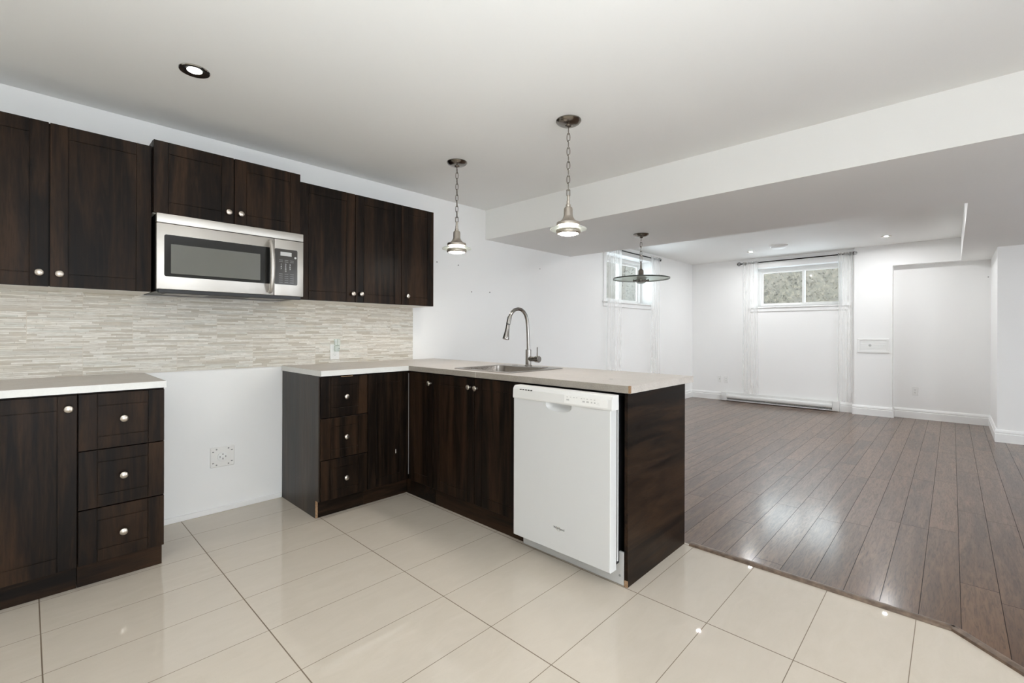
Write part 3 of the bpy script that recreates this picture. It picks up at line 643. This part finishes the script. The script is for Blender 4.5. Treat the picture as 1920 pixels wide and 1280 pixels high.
MB().tube([(DWX-.0006, 1.393-.012*math.cos(a)+.002, 0.205+.0095*math.sin(a)) for a in [math.radians(40+i*12) for i in range(26)]], .00055, 6).build('swirl', 'gold', door, label='thin pale swirl through the lettering')
tk = MB().box(1.897, 1.91, 1.092, 1.716, 0.003, 0.155, .002).build('toe_panel', 'lgrey', t, label='light grey metal toe panel')
MB().lathe([(0, 0), (.006, 0), (.005, .002), (0, .0025)], (1.897, 1.700, 0.13), 'x', 12, -1).build('screw', 'grey', tk)
MB().lathe([(0, 0), (.006, 0), (.005, .002), (0, .0025)], (1.897, 1.112, 0.045), 'x', 12, -1).build('screw', 'grey', tk)

# ---------------------------------------------------------------- lamps
def chain(mb, c, z1, z0, n, w=.0088, wire=.0026):
    L = (z1-z0)/n*1.0; h = L/2+wire*1.6
    for k in range(n):
        zc = z1-(k+.5)*L; a = 0.6+(math.pi/2 if k % 2 else 0); dx, dy = math.cos(a), math.sin(a)
        pts = []
        for i in range(20):
            th = 2*math.pi*i/20; px = w*math.copysign(abs(math.cos(th))**.8, math.cos(th)); pz = h*math.copysign(abs(math.sin(th))**.75, math.sin(th))
            pts.append((c[0]+dx*px, c[1]+dy*px, zc+pz))
        mb.tube(pts, wire, 6, closed=True)
def canopy(t, c, z):
    MB().lathe([(0, 0), (.073, 0), (.0735, -.005), (.066, -.015), (.05, -.024), (.03, -.0285), (.02, -.03), (.016, -.036), (.007, -.04), (0, -.04)], (*c, z), 'z', 40).build('canopy', 'pewter', t)
def bigring(mb, c, z1, z0, w, wire):
    pts = [(c[0]+R0.x*px, c[1]+R0.y*px, pz) for px, pz in ((-w, z0), (-w, z1), (w, z1), (w, z0))]
    mb.tube([pts[0], pts[1]], wire, 8).tube([pts[1], pts[2]], wire, 8).tube([pts[2], pts[3]], wire, 8).tube([pts[3], pts[0]], wire, 8)
def pendant(label, c, dz):
    t = thing('pendant_lamp', label, 'pendant lamp', (*c, ZC), 'glass disc pendants over the peninsula')
    canopy(t, c, ZC)
    mb = MB(); chain(mb, c, 2.362, 1.995+dz, 9); mb.build('chain', 'pewter', t)
    mb = MB(); bigring(mb, c, 1.997+dz, 1.962+dz, .009, .0028); mb.build('loop', 'pewter', t)
    z = dz
    MB().lathe([(0, 1.966), (.006, 1.966), (.0075, 1.955), (.0075, 1.935), (.0095, 1.932), (.0095, 1.914), (.014, 1.911), (.0145, 1.897), (.0225, 1.893), (.0255, 1.885), (.0258, 1.848), (.029, 1.838), (.037, 1.824), (.05, 1.812), (.058, 1.808), (.067, 1.806), (.068, 1.803), (.068, 1.789), (.06, 1.788), (0, 1.788)], (*c, z), 'z', 44).build('housing', 'nickel', t)
    MB().lathe([(.055, 1.788), (.056, 1.772)], (*c, z), 'z', 40).build('diffuser_band', 'lampband', t, label='glowing band under the housing')
    MB().lathe([(.0575, 1.7715), (.104, 1.7715), (.106, 1.769), (.106, 1.767), (.104, 1.7645), (.0575, 1.7645), (.0575, 1.7715)], (*c, z), 'z', 48).build('glass_disc', 'lampglass', t)
    MB().lathe([(.0575, 1.764), (.070, 1.764), (.071, 1.761), (.071, 1.746), (.067, 1.741), (.060, 1.740), (.058, 1.744), (.0575, 1.764)], (*c, z), 'z', 44).build('trim_ring', 'nickel', t)
    MB().lathe([(.0575, 1.748), (.054, 1.742), (.04, 1.736), (.02, 1.7325), (0, 1.7315)], (*c, z), 'z', 40).build('lens', 'lamp', t, label='glowing lens')
    return t
pendant('lit nickel pendant with small glass disc hanging over the open end of the peninsula', (2.172, 1.619), 0.0)
pendant('lit nickel pendant with small glass disc hanging near the narrow wall cabinet', (2.152, 2.605), 0.004)
c3 = (4.04, 2.151)
t = thing('pendant_lamp', 'unlit pendant with a wide glass disc hanging under the bulkhead beam', 'pendant lamp', (*c3, ZS))
canopy(t, c3, ZS)
mb = MB(); chain(mb, c3, 2.068, 1.90, 4); mb.build('chain', 'pewter', t)
mb = MB(); bigring(mb, c3, 1.902, 1.842, .009, .0028); mb.build('loop', 'pewter', t)
MB().lathe([(0, 1.846), (.007, 1.845), (.0085, 1.80), (.0095, 1.775), (.015, 1.772), (.016, 1.765), (.0225, 1.762), (.0245, 1.755), (.0248, 1.722), (.03, 1.712), (.041, 1.70), (.056, 1.692), (.058, 1.686), (0, 1.686)], (*c3, 0), 'z', 40).build('housing', 'pewter', t)
gd = MB().lathe([(.02, 1.6855), (.262, 1.6855), (.262, 1.6775), (.02, 1.6775), (.02, 1.6855)], (*c3, 0), 'z', 64).build('glass_disc', 'frost', t, label='wide frosted glass disc')
MB().lathe([(.2622, 1.6875), (.2655, 1.6865), (.2655, 1.6765), (.2622, 1.6755), (.2622, 1.6875)], (*c3, 0), 'z', 64).build('disc_edge', 'rim', gd, label='dark green glass edge')
hb = MB().lathe([(.03, 1.677), (.05, 1.675), (.052, 1.655), (.048, 1.65), (.03, 1.65), (.03, 1.677)], (*c3, 0), 'z', 32)
for k in range(4):
    a = k*math.pi/2+.5; hb.tube([(c3[0]+.05*math.cos(a), c3[1]+.05*math.sin(a), 1.664), (c3[0]+.074*math.cos(a), c3[1]+.074*math.sin(a), 1.664)], .007, 10)
    hb.tube([(c3[0]+.066*math.cos(a), c3[1]+.066*math.sin(a), 1.676), (c3[0]+.066*math.cos(a), c3[1]+.066*math.sin(a), 1.65)], .004, 8)
hb.build('lamp_holder', 'chrome', t)
MB().lathe([(.0475, 1.652), (.04, 1.642), (.02, 1.635), (0, 1.6335)], (*c3, 0), 'z', 28).build('lens', 'unlit', t)

def recessed(label, c, r, mat_ring, lit, z=ZC, lr=.36, group='recessed ceiling lights'):
    t = thing('recessed_light', label, 'ceiling light', (*c, z), group)
    MB().lathe([(r, 0), (r, -.003), (r*.96, -.0055), (r*.9, -.006), (r*.62, -.0035), (r*lr, -.001), (r*lr-.002, 0)], (*c, z), 'z', 40).build('trim_ring', mat_ring, t)
    MB().lathe([(0, -.0022), (r*lr, -.0016)], (*c, z), 'z', 32).build('lens', lit, t, label='glowing lens')
    return t
recessed('round chrome recessed light in the kitchen ceiling above the microwave run', (0.545, 2.595), .063, 'bright', 'lamp', lr=.47)
recessed('small recessed ceiling light near the far wall corner, beside the round detector', (7.605, 2.223), .055, 'nickel', 'daylamp')
recessed('small recessed ceiling light in front of the white wall pier', (7.545, 0.612), .055, 'nickel', 'daylamp')
recessed('small recessed living room ceiling light hidden behind the bulkhead, on the window side', (5.56, 2.19), .055, 'nickel', 'daylamp')
recessed('small recessed living room ceiling light hidden behind the bulkhead, on the niche side', (5.56, 0.612), .055, 'nickel', 'daylamp')
recessed('added unseen fill light in the kitchen ceiling overhead, in line with the one above the microwave run', (0.545, 0.85), .063, 'bright', 'filllamp')  # this and the next three: unseen fill lights added to brighten the kitchen
recessed('added unseen fill light in the kitchen ceiling toward the far left corner behind the viewer', (-0.75, 0.85), .063, 'bright', 'filllamp')
recessed('added unseen fill light in the ceiling at the back of the kitchen', (0.545, -1.2), .063, 'bright', 'filllamp')
recessed('added unseen fill light in the ceiling at the back left of the kitchen', (-0.75, -1.2), .063, 'bright', 'filllamp')
t = thing('smoke_detector', 'round white smoke detector on the ceiling before the far window', 'smoke detector', (7.31, 1.775, ZC))
MB().lathe([(0, 0), (.115, 0), (.115, -.012), (.108, -.02), (0, -.02)], (7.31, 1.775, ZC), 'z', 40).build('base', 'white', t)
MB().lathe([(.095, -.02), (.09, -.034), (.07, -.042), (0, -.043)], (7.31, 1.775, ZC), 'z', 36).build('cover', 'white', t)

# ---------------------------------------------------------------- curtains
def rod(label, p0, p1, nrm):
    p0, p1, nrm = Vector(p0), Vector(p1), Vector(nrm); ax = (p1-p0).normalized()
    t = thing('curtain_rod', label, 'curtain rod', tuple((p0+p1)/2))
    MB().tube([p0, p1], .0085, 12).build('pole', 'rod', t)
    for e, s in ((p0, -1), (p1, 1)):
        f = MB(); q = e+ax*s*.004
        f.tube([e, e+ax*s*.012], .011, 10)
        for k in range(4):
            a = math.pi*k/4; w = (nrm*math.cos(a)+Vector((0, 0, 1))*math.sin(a))
            f.tube([q+ax*s*(.036-.03*math.cos(2*math.pi*i/16))+w*.028*math.sin(2*math.pi*i/16) for i in range(16)], .0028, 6, closed=True)
        f.build('finial', 'rod', t)
        g = e-ax*s*.035
        MB().tube([g-nrm*.079, g], .005, 8).tube([g-nrm*.0795, g-nrm*.075], .018, 12).build('bracket', 'rod', t)
    return t
def curtain(label, ax, a0, a1, plane, z0, z1, folds, seed, flare=1.0):
    rnd = random.Random(seed); mb = MB(); na, nz = folds*14, 26
    ph = rnd.random()*6; grid = []
    for j in range(nz+1):
        v = j/nz; z = z1+(z0-z1)*v; row = []
        for i in range(na+1):
            u = i/na; amp = .006+.006*v
            wob = .25*math.sin(3*u+ph)+.12*v*math.sin(7*u+ph*2)
            d = amp*math.sin(2*math.pi*(folds*u+wob))
            mid = (a0+a1)/2; half = (a1-a0)/2*(1-.08*math.sin(math.pi*min(1, v*1.2))*flare)
            a = mid+half*(2*u-1)
            row.append(mb.bm.verts.new((plane+d, a, z) if ax == 'x' else (a, plane+d, z)))
        grid.append(row)
    for j in range(nz):
        for i in range(na): mb.bm.faces.new([grid[j][i], grid[j][i+1], grid[j+1][i+1], grid[j+1][i]])
    o = mb.build('curtain', 'sheer', None, fix=False); return tag(o, label, 'curtain', 'sheer white curtains')
XRd = XF-.085; YRd = YW-.085
rod('dark curtain rod over the far wall window', (XRd, 2.565, 2.321), (XRd, 1.062, 2.327), (-1, 0, 0))
rod('dark curtain rod over the window in the long wall', (5.30, YRd, 2.312), (6.86, YRd, 2.312), (0, -1, 0))
curtain('sheer white curtain at the corner side of the far wall window', 'x', 2.30, 2.535, XRd-.024, 0.16, 2.345, 4, 1)
curtain('sheer white curtain of the far wall window beside the white pier', 'x', 1.045, 1.225, XRd-.024, 0.16, 2.35, 3, 2)
curtain('sheer white curtain on the kitchen side of the long wall window', 'y', 5.33, 5.70, YRd-.024, 0.10, 2.335, 4, 3)
curtain('sheer white curtain on the corner side of the long wall window', 'y', 6.58, 6.85, YRd-.024, 0.10, 2.335, 4, 4)

# ---------------------------------------------------------------- heater, grille, outlets
t = thing('baseboard_heater', 'long white electric baseboard heater under the far window', 'heater', (XF, 2.05, 0))
hy0, hy1 = 1.205, 2.89; hx = XF-.02
MB().box(hx-.012, hx, hy0+.09, hy1-.09, 0.014, 0.148, .001).build('back_plate', 'enamel', t)
MB().loft([[(hx-.02, y, .05), (hx-.056, y, .05), (hx-.064, y, .062), (hx-.066, y, .082), (hx-.062, y, .100), (hx-.05, y, .112), (hx-.02, y, .112)] for y in (hy0+.09, hy1-.09)]).build('front_cover', 'enamel', t, smooth=False)
MB().box(hx-.056, hx-.004, hy0+.09, hy1-.09, 0.012, 0.022, .001).build('bottom_tray', 'enamel', t)
fn = MB()
for k in range(84):
    y = hy0+.1+k*(hy1-hy0-.2)/83; fn.box(hx-.05, hx-.014, y, y+.004, 0.022, 0.047)
fn.build('fins', 'lgrey', t, smooth=False)
for y0 in (hy0, hy1-.09): MB().box(hx-.064, hx, y0, y0+.09, 0.006, 0.15, .005, 2).build('end_cap', 'enamel', t)
t = thing('vent_grille', 'white louvered return air grille on the wall pier', 'vent', (XP, 0.81, 0.99))
gy0, gy1, gz0, gz1 = 0.632, 0.99, 0.89, 1.092
g = MB(); w = .028
g.box(XP-.012, XP, gy0, gy1, gz0, gz0+w, .003).box(XP-.012, XP, gy0, gy1, gz1-w, gz1, .003).box(XP-.0118, XP, gy0, gy0+w, gz0+w, gz1-w, .002).box(XP-.0118, XP, gy1-w, gy1, gz0+w, gz1-w, .002)
g.build('frame', 'white', t)
MB().box(XP-.002, XP, gy0+w, gy1-w, gz0+w, gz1-w).build('back', 'white', t, smooth=False)
g = MB()
for k in range(9):
    z = gz0+w+.013+k*.0158; g.loft([[(XP-.002, y, z), (XP-.0075, y, z-.0115), (XP-.007, y, z-.0125), (XP-.0015, y, z-.0015)] for y in (gy0+w-.001, gy1-w+.001)])
g.build('louvers', 'white', t, smooth=False)
MB().lathe([(0, 0), (.016, 0), (.014, .002), (0, .003)], (XP-.0105, 0.845, 0.995), 'x', 16, -1).build('stain', 'lgrey', t, label='grey smudge at the centre')
def outlet(label, ax, plane, a, z, w=.07, h=.115, duplex=True):
    fc = Face(ax, plane); t = thing('outlet', label, 'outlet', fc.pt(a, 0, z), 'white wall outlets')
    mb = MB(); fc.box(mb, a-w/2, a+w/2, -.006, 0, z-h/2, z+h/2, .002); pl = mb.build('cover_plate', 'white', t)
    mb = MB(); rc = []
    if duplex:
        for s in (-1, 1):
            q = MB(); fc.box(q, a-.0165, a+.0165, -.0082, -.0055, z+s*.0195-.0145, z+s*.0195+.0145, .002); ro_ = q.build('receptacle', 'white', t)
            q = MB(); zz = z+s*.0195; fc.box(q, a-.0075, a-.0055, -.0086, -.008, zz-.001, zz+.0075); fc.box(q, a+.0055, a+.0075, -.0086, -.008, zz-.001, zz+.006); fc.box(q, a-.002, a+.002, -.0086, -.008, zz-.009, zz-.005); q.build('slots', 'dgrey', ro_, smooth=False)
    else:
        q = MB().lathe([(0, 0), (.007, 0), (.007, .006), (.004, .009), (0, .009)], fc.pt(a, -.0055, z), ax, 14, -1); q.build('jack', 'grey', t)
    q = MB().lathe([(0, 0), (.003, 0), (.0025, .001), (0, .0012)], fc.pt(a, -.0058, z), ax, 10, -1) if duplex else None
    if q: q.build('screw', 'lgrey', t)
    return t
outlet('white duplex outlet on the stone backsplash above the counter', 'y', YW-.008, 1.628, 1.013, .072, .116)
outlet('white cable jack plate left of the heater on the far wall', 'x', XF, 2.945, 0.362, .07, .115, False)
outlet('white duplex outlet nearest the far window curtain', 'x', XF, 2.835, 0.358)
outlet('white duplex outlet low on the niche wall', 'x', XN, 0.366, 0.376)
t = thing('plug_in_device', 'small clear plastic device plugged into the backsplash outlet', 'plug in device', (1.637, YW-.02, 1.04))
MB().box(1.618, 1.656, YW-.046, YW-.0172, 1.018, 1.064, .006, 2).build('plug_body', 'clear', t)
MB().box(1.616, 1.634, YW-.042, YW-.024, 1.064, 1.112, .003).box(1.638, 1.66, YW-.042, YW-.024, 1.064, 1.112, .003).build('clear_cover', 'clear', t)
MB().lathe([(0, 0), (.0035, 0), (.003, .001), (0, .0012)], (1.647, YW-.0462, 1.04), 'y', 10, -1).build('sensor', 'dgrey', t)
# range receptacle in the appliance gap
rx, rz = 0.879, 0.357
t = thing('range_outlet', 'square white range receptacle low in the empty appliance gap', 'outlet', (rx, YW, rz))
MB().box(rx-.069, rx+.069, YW-.011, YW, rz-.065, rz+.065, .004).build('cover_plate', 'plate', t)
MB().lathe([(0, 0), (.028, 0), (.03, .003), (.03, .0065), (.027, .008), (0, .008)], (rx, YW-.0105, rz), 'y', 32, -1).build('receptacle', 'white', t)
q = MB()
for dx, dz_, w, h in ((0, .017, .006, .006), (-.016, .001, .0035, .011), (.016, .001, .0035, .011), (0, -.012, .004, .011)): q.box(rx+dx-w/2, rx+dx+w/2, YW-.0192, YW-.0184, rz+dz_-h/2, rz+dz_+h/2)
q.build('slots', 'dgrey', t, smooth=False)
for sx in (-1, 1):
    for sz in (-1, 1):
        MB().lathe([(0, 0), (.005, 0), (.004, .0015), (0, .002)], (rx+sx*.034, YW-.0108, rz+sz*.05), 'y', 12, -1).build('screw', 'grey', t)
        MB().box(rx+sx*.053-.005, rx+sx*.053+.005, YW-.0116, YW-.0108, rz+sz*.036-.002, rz+sz*.036+.002, .0003).build('cutout', 'black', t, smooth=False)
# screws left in the walls
def nail(label, ax, p):
    o = MB().lathe([(0, -.003), (.0035, -.003), (.0035, .0012), (.0055, .003), (.005, .0045), (0, .005)], p, ax, 12, -1).build('wall_screw', 'dgrey')
    return tag(o, label, 'screw', 'screws left in the white walls')
nail('screw left in the wall beside the narrow wall cabinet', 'y', (2.602, YW, 1.811))
nail('screw left in the wall just right of the pendant near the narrow cabinet', 'y', (2.856, YW, 1.809))
nail('left one of the two low wall screws above and left of the faucet', 'y', (3.027, YW, 1.564))
nail('right one of the two low wall screws above the faucet', 'y', (3.274, YW, 1.575))
nail('lone wall screw right of the faucet arc, below the bulkhead', 'y', (4.068, YW, 1.895))
nail('small screw high on the niche wall', 'x', (XN, -0.329, 1.884))
